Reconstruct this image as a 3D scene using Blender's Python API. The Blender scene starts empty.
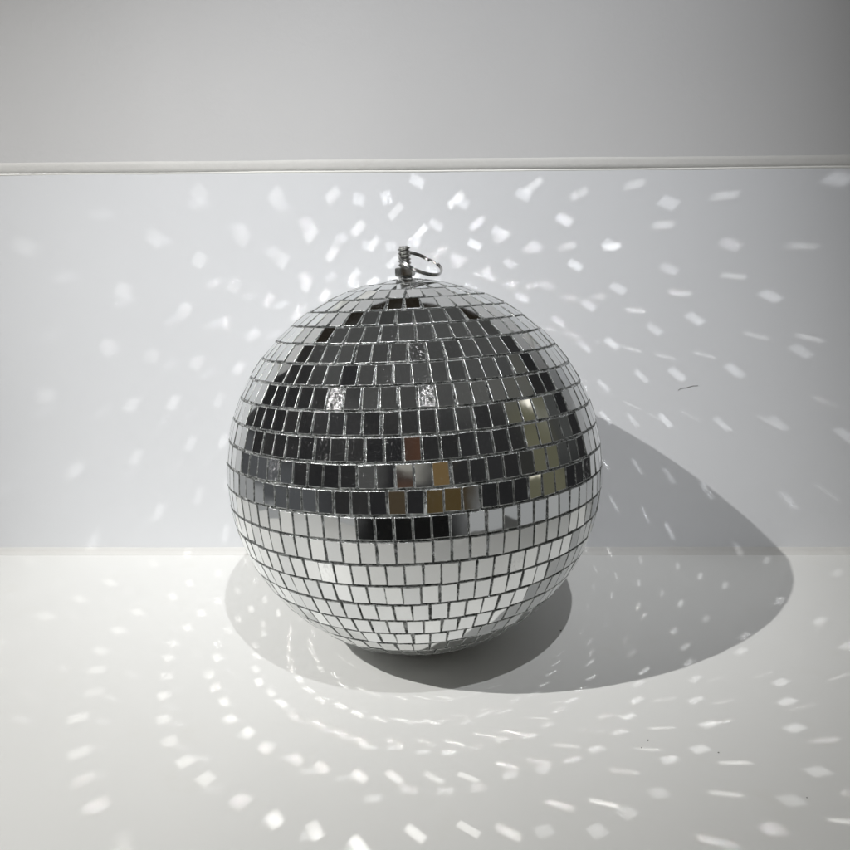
import bpy, bmesh, math, random
import numpy as np
from mathutils import Vector, Matrix

random.seed(11)
rng = random.Random(7)
PI = math.pi
R = 0.1                                  # ball radius in metres; every length below is given in ball radii
SC = bpy.context.scene
C = SC.collection
WALL_Y = 1.05646
SEAM_Z = 2.6045
WALL_TOP = 3.64
HALF = 3.35
SHELF_Y = -3.15
L1 = Vector((-8.0606, -5.2782, 9.6758))  # key lamp, upper left, in front
L2 = Vector((1.1961, -5.4237, 9.8720))   # second lamp, above, in front
CEN = Vector((0, 0, 1))
AXIS = Vector((-0.04175, 0.0729, 1)).normalized()

# ------------------------------------------------------------------ helpers
def link(o, parent=None, label=None, cat=None, kind=None, group=None):
    C.objects.link(o)
    if parent: o.parent = parent
    if label: o['label'] = label
    if cat: o['category'] = cat
    if kind: o['kind'] = kind
    if group: o['group'] = group
    return o

def mesh_obj(name, bm, mat, parent=None, smooth=False, **kw):
    me = bpy.data.meshes.new(name)
    bm.to_mesh(me); bm.free()
    for m in (mat if isinstance(mat, (list, tuple)) else [mat]): me.materials.append(m)
    if smooth:
        for p in me.polygons: p.use_smooth = True
    return link(bpy.data.objects.new(name, me), parent, **kw)

def S(v): return Vector(v) * R

class NT:
    def __init__(s, tree): s.t = tree; tree.nodes.clear()
    def n(s, typ, **kw):
        nd = s.t.nodes.new(typ)
        for k, v in kw.items(): setattr(nd, k, v)
        return nd
    def l(s, a, b): s.t.links.new(a, b)
    def put(s, sock, v):
        if hasattr(v, 'is_linked') or isinstance(v, bpy.types.NodeSocket): s.l(v, sock)
        else: sock.default_value = v
    def math(s, op, a, b=None, c=None, clamp=False):
        nd = s.n('ShaderNodeMath', operation=op); nd.use_clamp = clamp
        s.put(nd.inputs[0], a)
        if b is not None: s.put(nd.inputs[1], b)
        if c is not None: s.put(nd.inputs[2], c)
        return nd.outputs[0]
    def ramp01(s, v, lo, hi, smooth=True):
        nd = s.n('ShaderNodeMapRange'); nd.interpolation_type = 'SMOOTHSTEP' if smooth else 'LINEAR'
        s.put(nd.inputs[0], v); nd.inputs[1].default_value = lo; nd.inputs[2].default_value = hi
        nd.inputs[3].default_value = 0; nd.inputs[4].default_value = 1
        return nd.outputs[0]
    def noise(s, vec, scale, detail=3, rough=0.5):
        nd = s.n('ShaderNodeTexNoise'); nd.inputs['Scale'].default_value = scale
        nd.inputs['Detail'].default_value = detail; nd.inputs['Roughness'].default_value = rough
        if vec is not None: s.l(vec, nd.inputs['Vector'])
        return nd.outputs['Fac']
    def mixc(s, f, a, b):
        nd = s.n('ShaderNodeMix', data_type='RGBA')
        s.put(nd.inputs[0], f); s.put(nd.inputs[6], a); s.put(nd.inputs[7], b)
        return nd.outputs[2]

def new_mat(name):
    m = bpy.data.materials.new(name); m.use_nodes = True
    t = NT(m.node_tree); out = t.n('ShaderNodeOutputMaterial')
    return m, t, out

def painted(name, col, rough, var=0.02, bump=0.02, bscale=400, spec=0.3, stain=None):
    m, t, out = new_mat(name)
    b = t.n('ShaderNodeBsdfPrincipled'); t.l(b.outputs[0], out.inputs[0])
    co = t.n('ShaderNodeTexCoord').outputs['Object']
    big = t.noise(co, 7, 3); 
    a = tuple(min(1, c * (1 - var)) for c in col) + (1,); c2 = tuple(min(1, c * (1 + var)) for c in col) + (1,)
    colr = t.mixc(t.ramp01(big, .3, .7), a, c2)
    if stain:
        st = t.noise(co, 26, 5, .65)
        colr = t.mixc(t.math('MULTIPLY', t.ramp01(st, .56, .8), stain[3]), colr, tuple(stain[:3]) + (1,))
    t.l(colr, b.inputs['Base Color'])
    t.l(t.math('MULTIPLY_ADD', t.noise(co, 30, 4), .16, rough - .08), b.inputs['Roughness'])
    b.inputs['Specular IOR Level'].default_value = spec
    bp = t.n('ShaderNodeBump'); bp.inputs['Strength'].default_value = bump; bp.inputs['Distance'].default_value = .001
    t.l(t.noise(co, bscale, 3), bp.inputs['Height']); t.l(bp.outputs[0], b.inputs['Normal'])
    return m

# ------------------------------------------------------------------ materials
M_shelf = painted('white_stone_shelf', (.755, .755, .735), .42, .015, .05, 300, .35, (.70, .69, .64, .35))
M_lower = painted('white_wall_panel', (.735, .748, .768), .5, .012, .04, 260, .3)
M_upper = painted('grey_white_paint', (.62, .62, .622), .6, .02, .10, 340, .2)
M_caulk = painted('white_caulk', (.86, .86, .82), .3, .04, .3, 260, .5)
M_grout = painted('beige_joint_filler', (.665, .66, .64), .6, .04, .3, 200, .2, (.5, .46, .40, .3))
M_edge = painted('panel_edge', (.8, .8, .77), .5)

def metal(name, col, rough, bump=0.0, bscale=900, dist=.0004, dark_tone=None):
    m, t, out = new_mat(name)
    b = t.n('ShaderNodeBsdfPrincipled'); t.l(b.outputs[0], out.inputs[0])
    b.inputs['Metallic'].default_value = 1
    co = t.n('ShaderNodeTexCoord').outputs['Object']
    n1 = t.noise(co, bscale * .4, 4, .6)
    dk = dark_tone or tuple(c * .55 for c in col)  # darker tone that the noise mixes into the base colour
    t.l(t.mixc(t.ramp01(n1, .35, .7), tuple(dk) + (1,), tuple(col) + (1,)), b.inputs['Base Color'])
    t.l(t.math('MULTIPLY_ADD', n1, .25, rough - .12), b.inputs['Roughness'])
    if bump:
        bp = t.n('ShaderNodeBump'); bp.inputs['Strength'].default_value = bump; bp.inputs['Distance'].default_value = dist
        t.l(t.noise(co, bscale, 4, .7), bp.inputs['Height']); t.l(bp.outputs[0], b.inputs['Normal'])
    return m
M_steel = metal('zinc_plated_steel', (.62, .62, .60), .3, .10, 500)
M_ring = metal('nickel_wire', (.70, .70, .69), .18, .05, 500)
M_foil = metal('silver_backing', (.90, .91, .91), .27, 1.0, 620, .0022, (.16, .165, .16))
M_foil.node_tree.nodes['Principled BSDF'].inputs['Metallic'].default_value = .8

def mirror_mat():
    m, t, out = new_mat('mirror_glass')
    co = t.n('ShaderNodeTexCoord').outputs['Object']
    at = t.n('ShaderNodeAttribute'); at.attribute_name = 'tile'; at.attribute_type = 'GEOMETRY'
    sep = t.n('ShaderNodeSeparateColor'); t.l(at.outputs['Color'], sep.inputs[0])
    rnd, scr = sep.outputs[0], sep.outputs[1]
    # clean mirror, with the slight waviness of cheap float glass
    g = t.n('ShaderNodeBsdfPrincipled'); g.inputs['Metallic'].default_value = 1
    t.l(t.mixc(rnd, (.72, .735, .74, 1), (.87, .88, .875, 1)), g.inputs['Base Color'])
    g.inputs['Roughness'].default_value = .035
    bp = t.n('ShaderNodeBump'); bp.inputs['Strength'].default_value = .10; bp.inputs['Distance'].default_value = .0003
    t.l(t.noise(co, 110, 1, .4), bp.inputs['Height']); t.l(bp.outputs[0], g.inputs['Normal'])
    # scratches, glue smears and dust scatter lamp light
    r = t.n('ShaderNodeBsdfPrincipled'); r.inputs['Metallic'].default_value = 1
    r.inputs['Base Color'].default_value = (.85, .85, .86, 1); r.inputs['Roughness'].default_value = .24
    bp2 = t.n('ShaderNodeBump'); bp2.inputs['Strength'].default_value = 1; bp2.inputs['Distance'].default_value = .0006
    t.l(t.noise(co, 900, 4, .7), bp2.inputs['Height']); t.l(bp2.outputs[0], r.inputs['Normal'])
    mp = t.n('ShaderNodeMapping'); mp.inputs['Scale'].default_value = (1, 1, .35); mp.inputs['Rotation'].default_value = (.3, .7, .2)
    t.l(co, mp.inputs[0])
    n1 = t.noise(mp.outputs[0], 900, 5, .75)
    n2 = t.noise(co, 90, 2, .5)
    thr = t.math('MULTIPLY_ADD', scr, .16, t.math('MULTIPLY', n2, .10))
    fac = t.ramp01(t.math('ADD', n1, thr), .70, .80)
    fac = t.math('MULTIPLY', fac, t.math('MULTIPLY_ADD', scr, .45, .16))
    haze = t.math('ADD', fac, .006, clamp=True)
    mx = t.n('ShaderNodeMixShader'); t.l(haze, mx.inputs[0]); t.l(g.outputs[0], mx.inputs[1]); t.l(r.outputs[0], mx.inputs[2])
    t.l(mx.outputs[0], out.inputs[0])
    return m
M_mirror = mirror_mat()

def edge_mat():
    m, t, out = new_mat('ground_glass_edge')
    b = t.n('ShaderNodeBsdfPrincipled'); t.l(b.outputs[0], out.inputs[0])
    co = t.n('ShaderNodeTexCoord').outputs['Object']
    n1 = t.noise(co, 600, 4, .7)
    t.l(t.mixc(t.ramp01(n1, .3, .7), (.12, .13, .125, 1), (.80, .82, .81, 1)), b.inputs['Base Color'])
    b.inputs['Metallic'].default_value = .75; b.inputs['Roughness'].default_value = .26
    bp = t.n('ShaderNodeBump'); bp.inputs['Strength'].default_value = .8; bp.inputs['Distance'].default_value = .0006
    t.l(n1, bp.inputs['Height']); t.l(bp.outputs[0], b.inputs['Normal'])
    return m
M_gedge = edge_mat()

# ------------------------------------------------------------------ setting
def box(bm, x0, x1, y0, y1, z0, z1, bev=0.0, seg=2):
    r = bmesh.ops.create_cube(bm, size=1)
    vs = r['verts']
    for v in vs:
        v.co = Vector(((x0 + x1) / 2 + v.co.x * (x1 - x0), (y0 + y1) / 2 + v.co.y * (y1 - y0), (z0 + z1) / 2 + v.co.z * (z1 - z0))) * R
    if bev:
        es = list({e for v in vs for e in v.link_edges})
        bmesh.ops.bevel(bm, geom=es, offset=bev * R, segments=seg, affect='EDGES', profile=.5)

bm = bmesh.new(); box(bm, -HALF, HALF, SHELF_Y, WALL_Y + .3, -.3, 0, .03, 3)
shelf = mesh_obj('shelf', bm, M_shelf, kind='structure', label='white stone shelf the mirror ball rests on', cat='shelf')
bm = bmesh.new(); box(bm, -HALF, HALF, WALL_Y, WALL_Y + .25, .002, SEAM_Z - .002, .0015, 2)
mesh_obj('lower_wall', bm, M_lower, kind='structure', label='smooth white wall panel behind the mirror ball, covered in light spots', cat='wall')
bm = bmesh.new(); box(bm, -HALF, HALF, WALL_Y - .002, WALL_Y + .25, SEAM_Z + .060, WALL_TOP, .002, 2)
mesh_obj('upper_wall', bm, M_upper, kind='structure', label='greyish white wall above the horizontal joint', cat='wall')

def strip(prof, x0, x1, n, wob, seed):
    """profile (y, z) swept along x, each vertex wandering slightly"""
    bm = bmesh.new(); r = random.Random(seed); rows = []
    ph = [r.random() * 6 for _ in range(6)]
    for i in range(n + 1):
        x = x0 + (x1 - x0) * i / n
        w = math.sin(x * 1.3 + ph[0]) * .5 + math.sin(x * 4.1 + ph[1]) * .3 + math.sin(x * 11 + ph[2]) * .15 + r.uniform(-.12, .12)
        w2 = math.sin(x * 2.1 + ph[3]) * .5 + math.sin(x * 7 + ph[4]) * .3 + r.uniform(-.15, .15)
        rows.append([bm.verts.new(Vector((x, y + wob * w2 * .6 * (1 if k not in (0, len(prof) - 1) else 0), z + wob * w)) * R) for k, (y, z) in enumerate(prof)])
    for a, b in zip(rows, rows[1:]):
        for k in range(len(prof) - 1):
            bm.faces.new((a[k], a[k + 1], b[k + 1], b[k]))
    bmesh.ops.recalc_face_normals(bm, faces=bm.faces)
    return bm
# filler between the two panels, and the bright bead of caulk along the lower panel's top edge
bm = strip([(WALL_Y + .02, SEAM_Z - .006), (WALL_Y - .001, SEAM_Z + .006), (WALL_Y - .0045, SEAM_Z + .030), (WALL_Y - .0048, SEAM_Z + .050), (WALL_Y - .0035, SEAM_Z + .070), (WALL_Y + .004, SEAM_Z + .082)], -HALF, HALF, 260, .0018, 3)
mesh_obj('joint_filler', bm, M_grout, smooth=True, kind='structure', label='beige filler strip in the joint between lower and upper wall', cat='joint')
def bead(y, z, r, a0=0, a1=2 * PI, n=9): return [(y + r * math.cos(a0 + (a1 - a0) * i / n), z + r * math.sin(a0 + (a1 - a0) * i / n)) for i in range(n + 1)]
bm = strip(bead(WALL_Y + .0070, SEAM_Z, .0095, -PI * .5, -PI * 1.6), -HALF, HALF, 400, .003, 5)
mesh_obj('caulk_bead', bm, M_caulk, smooth=True, kind='structure', label='thin bright bead along the top edge of the lower wall', cat='joint')
bm = strip([(WALL_Y + .01, .05), (WALL_Y - .004, .045), (WALL_Y - .010, .026), (WALL_Y - .022, .011), (WALL_Y - .040, .0035), (WALL_Y - .046, -.01)], -HALF, HALF, 400, .0028, 8)
mesh_obj('corner_caulk', bm, M_grout, smooth=True, kind='structure', label='cream caulk strip where the shelf meets the lower wall', cat='joint')

# ------------------------------------------------------------------ the mirror ball
ball = bpy.data.objects.new('mirror_ball', None); ball.empty_display_size = .02
ball.location = (0, 0, 0)
link(ball, label='silver mirror ball with a threaded bolt and ring on top, resting on the white shelf', cat='mirror ball')

zax = AXIS; xax = Vector((0, -1, 0)).cross(zax).normalized() * -1; yax = zax.cross(xax).normalized()
if xax.x < 0: xax = -xax; yax = zax.cross(xax).normalized()
FR = Matrix((xax, yax, zax)).transposed()          # ball frame -> world
DLAT = 0.11225
ROWS = []
lat = 0.0205 + 13 * DLAT
tiles = []      # (centre, u, v, n, hw, hh)
TH = .012
for k in range(27):
    top = 0.0205 + DLAT * (13 - k); bot = top - DLAT; mid = (top + bot) / 2
    if mid > 1.50 or mid < -1.50: continue
    cnt = max(5, int(round(2 * PI * math.cos(mid) / .0792 - .15)))
    ph = rng.random() * 2 * PI
    for i in range(cnt):
        lon = ph + 2 * PI * (i + rng.uniform(-.035, .035)) / cnt
        n = Vector((math.cos(lon) * math.cos(mid), math.sin(lon) * math.cos(mid), math.sin(mid)))
        u = Vector((-math.sin(lon), math.cos(lon), 0)); v = n.cross(u)
        # small mounting errors
        tilt = .0105
        n = (n + u * rng.gauss(0, tilt) + v * rng.gauss(0, tilt)).normalized()
        rot = rng.gauss(0, .014)
        u = (u * math.cos(rot) + v * math.sin(rot)); u = (u - n * u.dot(n)).normalized(); v = n.cross(u)
        base = Vector((math.cos(lon) * math.cos(mid), math.sin(lon) * math.cos(mid), math.sin(mid)))
        hw = .0362 + rng.uniform(-.0012, .0008); hh = .0510 + rng.uniform(-.001, .0006)
        c = base * (1 - .0018 + rng.uniform(-.0018, .0018)) + v * rng.uniform(-.0012, .0012)
        tiles.append((CEN + FR @ c, FR @ u, FR @ v, FR @ n, hw, hh))

glare = set()
PC = Vector((.12627, -3.92236, 2.24796))
for L_ in (L1, L2):
    def miss(i_):
        c_, n_ = tiles[i_][0], tiles[i_][3]
        return -n_.dot(((L_ - c_).normalized() + (PC - c_).normalized()).normalized())
    k_ = min(range(len(tiles)), key=miss)
    c_, u_, v_, n_, a_, b_ = tiles[k_]
    h_ = ((L_ - c_).normalized() + (PC - c_).normalized()).normalized()
    n_ = (h_ + u_ * .055 - v_ * .03).normalized(); u_ = (u_ - n_ * u_.dot(n_)).normalized(); v_ = n_.cross(u_)
    tiles[k_] = (c_, u_, v_, n_, a_, b_); glare.add(k_)

bm = bmesh.new(); col = bm.loops.layers.float_color.new('tile')
for ti, (c, u, v, n, hw, hh) in enumerate(tiles):
    rnd = rng.random(); s = rng.random(); scr = .05 + .25 * s if s < .94 else .5 + .4 * rng.random()
    if ti in glare: scr = 1.25
    elif scr < .4 and n.dot(Vector((-.1, -.8, .5))) > .86: scr += .1 * rng.random()
    b = .0028
    # corners chip and vary a little
    jit = [(rng.uniform(-.0008, .0008), rng.uniform(-.0008, .0008)) for _ in range(4)]
    if rng.random() < .06:
        k = rng.randrange(4); jit[k] = tuple(-s_ * rng.uniform(.002, .006) for s_ in ((-1, 1, 1, -1)[k], (-1, -1, 1, 1)[k]))
    cor = [(-hw, -hh), (hw, -hh), (hw, hh), (-hw, hh)]
    cor = [(a + j[0], d + j[1]) for (a, d), j in zip(cor, jit)]
    def ring(inset, depth):
        out = []
        for (a, d) in cor:
            a2 = a - math.copysign(inset, a); d2 = d - math.copysign(inset, d)
            out.append(bm.verts.new((c + u * a2 + v * d2 - n * depth) * R))
        return out
    f0 = ring(b, 0); f1 = ring(0, .0014); f2 = ring(0, TH)
    face = bm.faces.new(f0); face.material_index = 0
    fs = [face]
    for A_, B_ in ((f1, f0), (f2, f1)):
        for i in range(4):
            f = bm.faces.new((A_[i], A_[(i + 1) % 4], B_[(i + 1) % 4], B_[i])); f.material_index = 1; fs.append(f)
    for f in fs:
        for lp in f.loops: lp[col] = (rnd, scr, 0, 1)
tm = mesh_obj('mirror_tiles', bm, [M_mirror, M_gedge], ball)

bm = bmesh.new(); bmesh.ops.create_uvsphere(bm, u_segments=160, v_segments=80, radius=.9905 * R)
for v_ in bm.verts:
    h = math.sin(v_.co.x * 900) * math.sin(v_.co.y * 1100 + 1) * math.sin(v_.co.z * 1000 + 2)
    v_.co = v_.co * (1 + .0008 * h) + CEN * R
mesh_obj('ball_core', bm, M_foil, ball, smooth=True)

# fittings, built in the ball frame around the pole
def pole(x, y, z): return (CEN + FR @ Vector((x, y, z))) * R
def lathe(prof, n=32, cx=0, cy=0):
    bm = bmesh.new(); rows = []
    for (r, z) in prof: rows.append([bm.verts.new(pole(cx + r * math.cos(2 * PI * i / n), cy + r * math.sin(2 * PI * i / n), z)) for i in range(n)])
    for a, b in zip(rows, rows[1:]):
        for i in range(n): bm.faces.new((a[i], a[(i + 1) % n], b[(i + 1) % n], b[i]))
    bm.faces.new(rows[0][::-1]); bm.faces.new(rows[-1])
    bmesh.ops.recalc_face_normals(bm, faces=bm.faces)
    return bm
mesh_obj('pole_cap', lathe([(.085, .985), (.085, .997), (.078, 1.001), (.036, 1.004), (.034, 1.016)], 40), M_foil, ball, smooth=False)
# hex nut: bevelled hexagon
bm = bmesh.new(); N = 6; rows = []
a_off = math.radians(12)
for (r, z) in ((.046, 1.014), (.0545, 1.019), (.0545, 1.056), (.046, 1.061), (.0255, 1.061)):
    rows.append([bm.verts.new(pole(r * math.cos(2 * PI * i / N + a_off), r * math.sin(2 * PI * i / N + a_off), z)) for i in range(N)])
for a, b in zip(rows, rows[1:]):
    for i in range(N): bm.faces.new((a[i], a[(i + 1) % N], b[(i + 1) % N], b[i]))
bm.faces.new(rows[0][::-1]); bmesh.ops.recalc_face_normals(bm, faces=bm.faces)
bmesh.ops.bevel(bm, geom=list(bm.edges), offset=.0025 * R, segments=2, affect='EDGES', clamp_overlap=True)
mesh_obj('hex_nut', bm, M_steel, ball)
# threaded bolt: helical thread
bm = bmesh.new(); n = 36; pitch = .0195; z0, z1 = 1.0, 1.168; steps = int((z1 - z0) / pitch * 14)
rows = []
for j in range(steps + 1):
    z = z0 + (z1 - z0) * j / steps; row = []
    for i in range(n):
        a = 2 * PI * i / n
        t_ = ((z / pitch) - i / n) % 1.0
        tri = 1 - abs(2 * t_ - 1)
        taper = min(1, (z1 - z) / .01 + .2)
        r = .0235 + .0105 * min(1, tri * 1.3) * taper
        row.append(bm.verts.new(pole(r * math.cos(a), r * math.sin(a), z)))
    rows.append(row)
for a, b in zip(rows, rows[1:]):
    for i in range(n): bm.faces.new((a[i], a[(i + 1) % n], b[(i + 1) % n], b[i]))
bm.faces.new(rows[-1]); bm.faces.new(rows[0][::-1])
bmesh.ops.recalc_face_normals(bm, faces=bm.faces)
mesh_obj('threaded_bolt', bm, M_steel, ball, smooth=True)

# ring: double wire split ring hanging through the bolt and resting on the tiles
def tube(bm, pts, r, m=10):
    rings = []
    for i, p in enumerate(pts):
        t_ = (pts[min(i + 1, len(pts) - 1)] - pts[max(i - 1, 0)]).normalized()
        up = RN; s_ = t_.cross(up).normalized(); up2 = s_.cross(t_)
        rings.append([bm.verts.new((p + s_ * r * math.cos(2 * PI * k / m) + up2 * r * math.sin(2 * PI * k / m)) * R) for k in range(m)])
    for a, b in zip(rings, rings[1:]):
        for k in range(m): bm.faces.new((a[k], a[(k + 1) % m], b[(k + 1) % m], b[k]))
    bm.faces.new(rings[0][::-1]); bm.faces.new(rings[-1])
RC = CEN + FR @ Vector((.080, .006, 1.074))
RN = (FR @ Vector((.42, -.36, .83))).normalized()
e1 = (Vector((1, 0, 0)) - RN * RN.x).normalized(); e2 = RN.cross(e1)
bm = bmesh.new(); RR = .118
pts = [RC + (e1 * math.cos(a) + e2 * math.sin(a)) * RR + RN * (.0048 * a / PI - .007) for a in [1.1 + i / 64 * 2 * PI for i in range(124)]]
tube(bm, pts, .0050)
bmesh.ops.recalc_face_normals(bm, faces=bm.faces)
mesh_obj('hanging_ring', bm, M_ring, ball, smooth=True)

# ------------------------------------------------------------------ small marks
M_dark = painted('dark_speck', (.17, .16, .15), .7)
# ------------------------------------------------------------------ camera
P = Vector((.12627, -3.92236, 2.24796)); a, b = .25507, -.01804; rl = -.00801
F = Vector((math.sin(b) * math.cos(a), math.cos(b) * math.cos(a), -math.sin(a)))
Rt = Vector((math.cos(b), -math.sin(b), 0)); U = Rt.cross(F)
Rt, U = Rt * math.cos(rl) + U * math.sin(rl), U * math.cos(rl) - Rt * math.sin(rl)
cd = bpy.data.cameras.new('camera'); cam = bpy.data.objects.new('camera', cd); C.objects.link(cam)
cd.sensor_width = 36; cd.sensor_fit = 'HORIZONTAL'; cd.lens = 36 * 750.02 / 850; cd.clip_start = .01; cd.clip_end = 100
m4 = Matrix((Rt, U, -F)).transposed().to_4x4(); m4.translation = P * R; cam.matrix_world = m4
SC.camera = cam

# hairline scratch on the wall, crumbs on the shelf
def wire(name, pts, r, mat, **kw):
    global RN
    RN = Vector((0, -1, 0)) if kw.get('wall') else Vector((0, 0, 1)); kw.pop('wall', None)
    bm = bmesh.new(); tube(bm, [Vector(p) for p in pts], r, 5)
    return mesh_obj(name, bm, mat, smooth=True, **kw)
wire('hair', [(1.745 + .13 * k / 12, WALL_Y - .0022, 1.185 + .034 * (k / 12) ** .6 + .002 * math.sin(k * .9)) for k in range(13)], .0011, M_dark, wall=True,
     label='short dark hair stuck to the white wall on the right', cat='hair')
crumbs = [(.83, -.02, .0042), (1.07, -.98, .0036), (1.03, -1.03, .0026), (1.36, -1.06, .003), (1.62, -1.33, .0024)]
crumb_bm = []
for i, (x, y, r) in enumerate(crumbs):
    bm = bmesh.new(); bmesh.ops.create_icosphere(bm, subdivisions=2, radius=r * R)
    for v_ in bm.verts:
        v_.co = Vector((v_.co.x * (1 + .5 * random.random()), v_.co.y * (.8 + .3 * random.random()), v_.co.z * .6)) + Vector((x, y, r * .5)) * R
    mesh_obj('crumb', bm, M_dark, smooth=True, label=[
        'dark crumb on the shelf between the two shadows, right of the ball', 'dark crumb on the shelf in the lower right, upper of a close pair',
        'faint crumb on the shelf in the lower right, lower of a close pair', 'lone faint crumb on the shelf at the lower right, beside light streaks',
        'faint crumb nearest the bottom right corner of the shelf'][i], cat='crumb', group='crumbs on the shelf')

# ------------------------------------------------------------------ lamps
def spot(name, loc, aim, power, size_deg, blend, col, rad):
    ld = bpy.data.lights.new(name, 'SPOT'); ld.energy = power; ld.spot_size = math.radians(size_deg); ld.spot_blend = blend
    ld.color = col; ld.shadow_soft_size = rad * R; ld.cycles.use_multiple_importance_sampling = False
    o = bpy.data.objects.new(name, ld); C.objects.link(o); o.location = loc * R
    o.rotation_euler = (Vector(aim) * R - o.location).to_track_quat('-Z', 'Y').to_euler()
    return o
P1, P2 = 58.0, 21.8
COL1, COL2 = (1, .99, .97), (.97, .98, 1)
AIM1, SZ1, BL1 = Vector((-.718, .2, -.046)), 40.2, 1.0
AIM2, SZ2, BL2 = Vector((.353, .2, 2.97)), 39.2, 1.0
spot('spotlight', L1, AIM1, P1, SZ1, BL1, COL1, .05)
spot('spotlight', L2, AIM2, P2, SZ2, BL2, COL2, .05)

# added area lamps over the tiles stand in for the beams the mirrors reflect
def beams(L, aim, power, col, size_deg, blend, BEAM):
    cnt = 0
    ax = (aim - L).normalized()
    for (c, u, v, n, hw, hh) in tiles:
        inc = (c - L); d = inc.length; inc /= d
        ci = -inc.dot(n)
        if ci < .04: continue
        r = (inc - 2 * inc.dot(n) * n).normalized()
        hit = None
        if r.y > 1e-4:
            t_ = (WALL_Y - c.y) / r.y; h = c + r * t_
            if 0 <= h.z < SEAM_Z - .06 and abs(h.x) < 3.3: hit = t_
            elif h.z >= 0: continue
        if hit is None and r.z < -1e-4:
            t_ = -c.z / r.z; h = c + r * t_
            if h.y <= WALL_Y and h.y > SHELF_Y + .3 and abs(h.x) < 3.3: hit = t_
        if hit is None or hit < .03: continue
        # the tile's outline seen along the beam
        e1 = (Vector((0, 0, 1)) - r * r.z).normalized(); e2 = r.cross(e1)
        up, vp = u - r * u.dot(r), v - r * v.dot(r)
        Mx = np.array([[up.dot(e1) * hw, vp.dot(e1) * hh], [up.dot(e2) * hw, vp.dot(e2) * hh]])
        A_, sg, B_ = np.linalg.svd(Mx)
        area = 4 * sg[0] * sg[1]
        Mn = np.array([[Mx[0, 0] / up.length / hw, Mx[0, 1] / vp.length / hh], [Mx[1, 0] / up.length / hw, Mx[1, 1] / vp.length / hh]])
        a2, s2, b2 = np.linalg.svd(Mn); Q = a2 @ b2
        X = e1 * Q[0, 0] + e2 * Q[1, 0]; Yv = e1 * Q[0, 1] + e2 * Q[1, 1]
        wx, wy = up.length * hw * 2, vp.length * hh * 2
        k = area / (wx * wy)
        wx *= math.sqrt(k); wy *= math.sqrt(k)
        if abs(up.normalized().dot(vp.normalized())) > .28:      # strongly skewed outline: keep its long direction
            X = e1 * A_[0, 0] + e2 * A_[1, 0]; Yv = e1 * A_[0, 1] + e2 * A_[1, 1]
            wx, wy = 2 * sg[0], 2 * sg[1]
        Z = -r
        if X.cross(Yv).dot(Z) < 0: Yv = -Yv
        spread = (1 + hit / d)             # the beam keeps opening as it did from the lamp
        g = .93 * (1 + .35 * (spread - 1))
        th = math.acos(max(-1, min(1, inc.dot(ax)))); ch = math.cos(math.radians(size_deg / 2))
        s_ = max(0, min(1, (math.cos(th) - ch) / ((1 - ch) * blend))); fall = s_ * s_ * (3 - 2 * s_)
        E = power / (4 * PI * PI * (d * R) ** 2) * fall * .8    # irradiance across the beam (lamp units)
        pw = E * PI * area * R * R * BEAM / spread ** 2 * g * g
        hp = c + r * hit
        side = max(0, min(1, (hp.x + 1.6) / 2.2)); side = side * side * (3 - 2 * side)  # added beam lamps set dimmer and softer towards the left
        if hp.z > .01: w_, sp_ = .42 + .66 * side, 1.5 - .75 * side
        else: w_, sp_ = .40 + .72 * side, 1.1 - .35 * side
        pw *= rng.uniform(.6, 1.15) * w_
        if pw <= 0: continue
        ld = bpy.data.lights.new('added_beam_lamp', 'AREA'); ld.shape = 'RECTANGLE'
        ld.size = max(wx * g * R, .0004); ld.size_y = max(wy * g * R, .0004)
        ld.spread = math.radians(sp_ * rng.uniform(.85, 1.5)); ld.energy = pw; ld.color = col
        ld.cycles.use_multiple_importance_sampling = False
        o = bpy.data.objects.new('added_beam_lamp', ld); C.objects.link(o)
        off = hh * math.sqrt(max(0, 1 - ci * ci)) * 1.1 + .004
        mw = Matrix((X, Yv, Z)).transposed().to_4x4(); mw.translation = (c + r * off) * R
        o.matrix_world = mw; cnt += 1
    return cnt
print('beams', beams(L1, AIM1, P1, COL1, SZ1, BL1, .88), beams(L2, AIM2, P2, COL2, SZ2, BL2, 1.1))

# ------------------------------------------------------------------ world: the dim room around the shelf, seen only in the mirrors
w = bpy.data.worlds.new('World'); SC.world = w; w.use_nodes = True
t = NT(w.node_tree); out = t.n('ShaderNodeOutputWorld'); bg = t.n('ShaderNodeBackground'); t.l(bg.outputs[0], out.inputs[0])
gen = t.n('ShaderNodeTexCoord').outputs['Generated']
def dot(vec):
    nd = t.n('ShaderNodeVectorMath', operation='DOT_PRODUCT'); t.l(gen, nd.inputs[0]); nd.inputs[1].default_value = vec; return nd.outputs['Value']
def azel(az, el):
    az, el = math.radians(az), math.radians(el)
    return Vector((math.sin(az) * math.cos(el), -math.cos(az) * math.cos(el), math.sin(el)))
zz = dot((0, 0, 1))
nz = t.noise(gen, 2.3, 3)
nzf = t.noise(gen, 7, 2)
col = t.mixc(t.ramp01(zz, .60, .78), (.017, .017, .018, 1), (.080, .081, .079, 1))       # dim room, paler ceiling
col = t.mixc(t.math('MULTIPLY', t.ramp01(nz, .42, .66), .55), col, (.035, .034, .033, 1))
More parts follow.
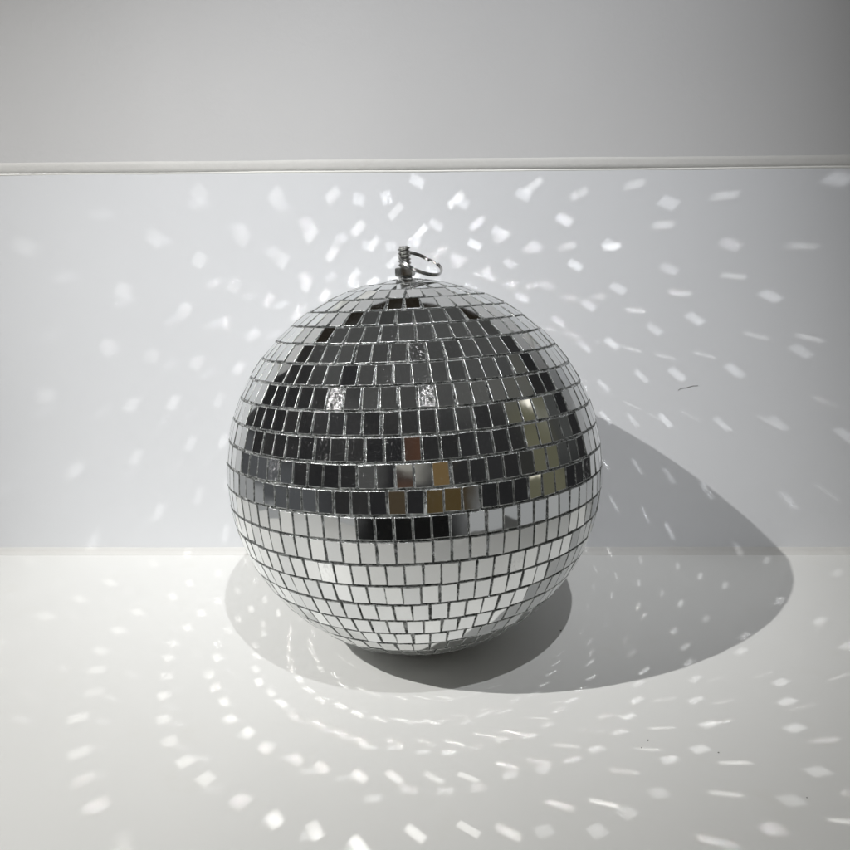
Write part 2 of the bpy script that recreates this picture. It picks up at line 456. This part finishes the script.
def patch(az, el, ha, he, c, soft=.25, rot=0, k=1.0):
    global col
    cdir = azel(az, el); r_ = azel(az + 90, 0); u_ = cdir.cross(r_) * -1
    if rot:
        rr = math.radians(rot); r_, u_ = r_ * math.cos(rr) + u_ * math.sin(rr), u_ * math.cos(rr) - r_ * math.sin(rr)
    A_ = math.sin(math.radians(ha)); B_ = math.sin(math.radians(he))
    a1 = t.ramp01(t.math('ABSOLUTE', dot(r_)), A_ * (1 + soft), A_ * (1 - soft))
    b1 = t.ramp01(t.math('ABSOLUTE', dot(u_)), B_ * (1 + soft), B_ * (1 - soft))
    f = t.math('MULTIPLY', t.math('MULTIPLY', a1, b1), t.ramp01(dot(cdir), 0, .05))
    col = t.mixc(t.math('MULTIPLY', f, k), col, tuple(c) + (1,))
patch(-177, 47, 40, 7, (.016, .013, .009), .2)               # dark gap above the wall
patch(83, 8, 12, 26, (.115, .112, .075), .15, 6)
patch(104, 12, 7, 12, (.06, .062, .06), .3)               # pale olive cupboard at the right
patch(93, 40, 16, 6, (.10, .10, .09), .3)
patch(84, 6, 3, 9, (.012, .012, .008), .4)
patch(70, 14, 3, 16, (.03, .03, .028), .3)
patch(92, 22, 2, 7, (.24, .24, .21), .5)
patch(77, 24, 2, 5, (.02, .02, .012), .4)
patch(-85, -6, 34, 7, (.085, .088, .092), .15)
patch(-24, 8, 9, 7, (.075, .075, .073), .1)
patch(-50, 30, 12, 8, (.035, .035, .036), .6)
patch(45, 22, 8, 14, (.030, .030, .031), .5)
patch(60, 48, 14, 9, (.10, .10, .095), .5, 20)
patch(-60, 55, 10, 6, (.02, .02, .021), .4)
patch(-1, 15, 9, 3.2, (.30, .29, .26), .15, 10)                 # cream wall behind the photographer
patch(2, 27, 5, 7, (.075, .038, .024), .4)
patch(-2, 7, 4.5, 4.5, (.10, .055, .035), .35)
patch(10, 19, 6, 4, (.09, .05, .022), .4, 30)
patch(20, 15, 6, 7, (.15, .10, .045), .4, 35)
patch(14, 6, 5, 3, (.02, .02, .018), .3)
patch(20, -4, 11, 6, (.075, .052, .022), .3)
patch(-10, -5, 5, 5, (.06, .045, .028), .4, 20)
patch(36, -6, 5, 6, (.20, .205, .205), .2, 10)
low = t.ramp01(zz, -.195, -.215)
side = t.math('SUBTRACT', 1, t.math('MULTIPLY', t.ramp01(t.math('ABSOLUTE', dot((1, 0, 0))), .48, .40), t.ramp01(dot((0, -1, 0)), .3, .4)))
col = t.mixc(t.math('MULTIPLY', low, side), col, (.33, .335, .335, 1))
col = t.mixc(t.math('MULTIPLY', low, t.math('SUBTRACT', 1, side)), col, (.006, .006, .006, 1))
for az, el, h_, c in ((87, 28, .5, (1.2, 1.15, 1.0)), (91, 23, .5, (1.1, 1.05, .9)), (74, -5, .8, (1.8, 1.7, 1.4)), (78, -5, .7, (1.6, 1.5, 1.2))):
    patch(az, el, h_, h_, c, .5)                             # small ceiling and under-cupboard lamps
t.l(col, bg.inputs[0]); bg.inputs[1].default_value = 1.0

# ------------------------------------------------------------------ render settings
SC.render.engine = 'CYCLES'
cy = SC.cycles
cy.use_denoising = True
try: cy.denoiser = 'OPENIMAGEDENOISE'
except Exception: pass
cy.use_light_tree = True
cy.light_sampling_threshold = 0
cy.use_adaptive_sampling = False
cy.max_bounces = 8; cy.diffuse_bounces = 4; cy.glossy_bounces = 5
cy.caustics_reflective = True; cy.blur_glossy = 0.5
cy.sample_clamp_indirect = 4
vs = SC.view_settings; vs.view_transform = 'Standard'; vs.look = 'None'; vs.exposure = 0; vs.gamma = 1
SC.render.resolution_x = SC.render.resolution_y = 1024
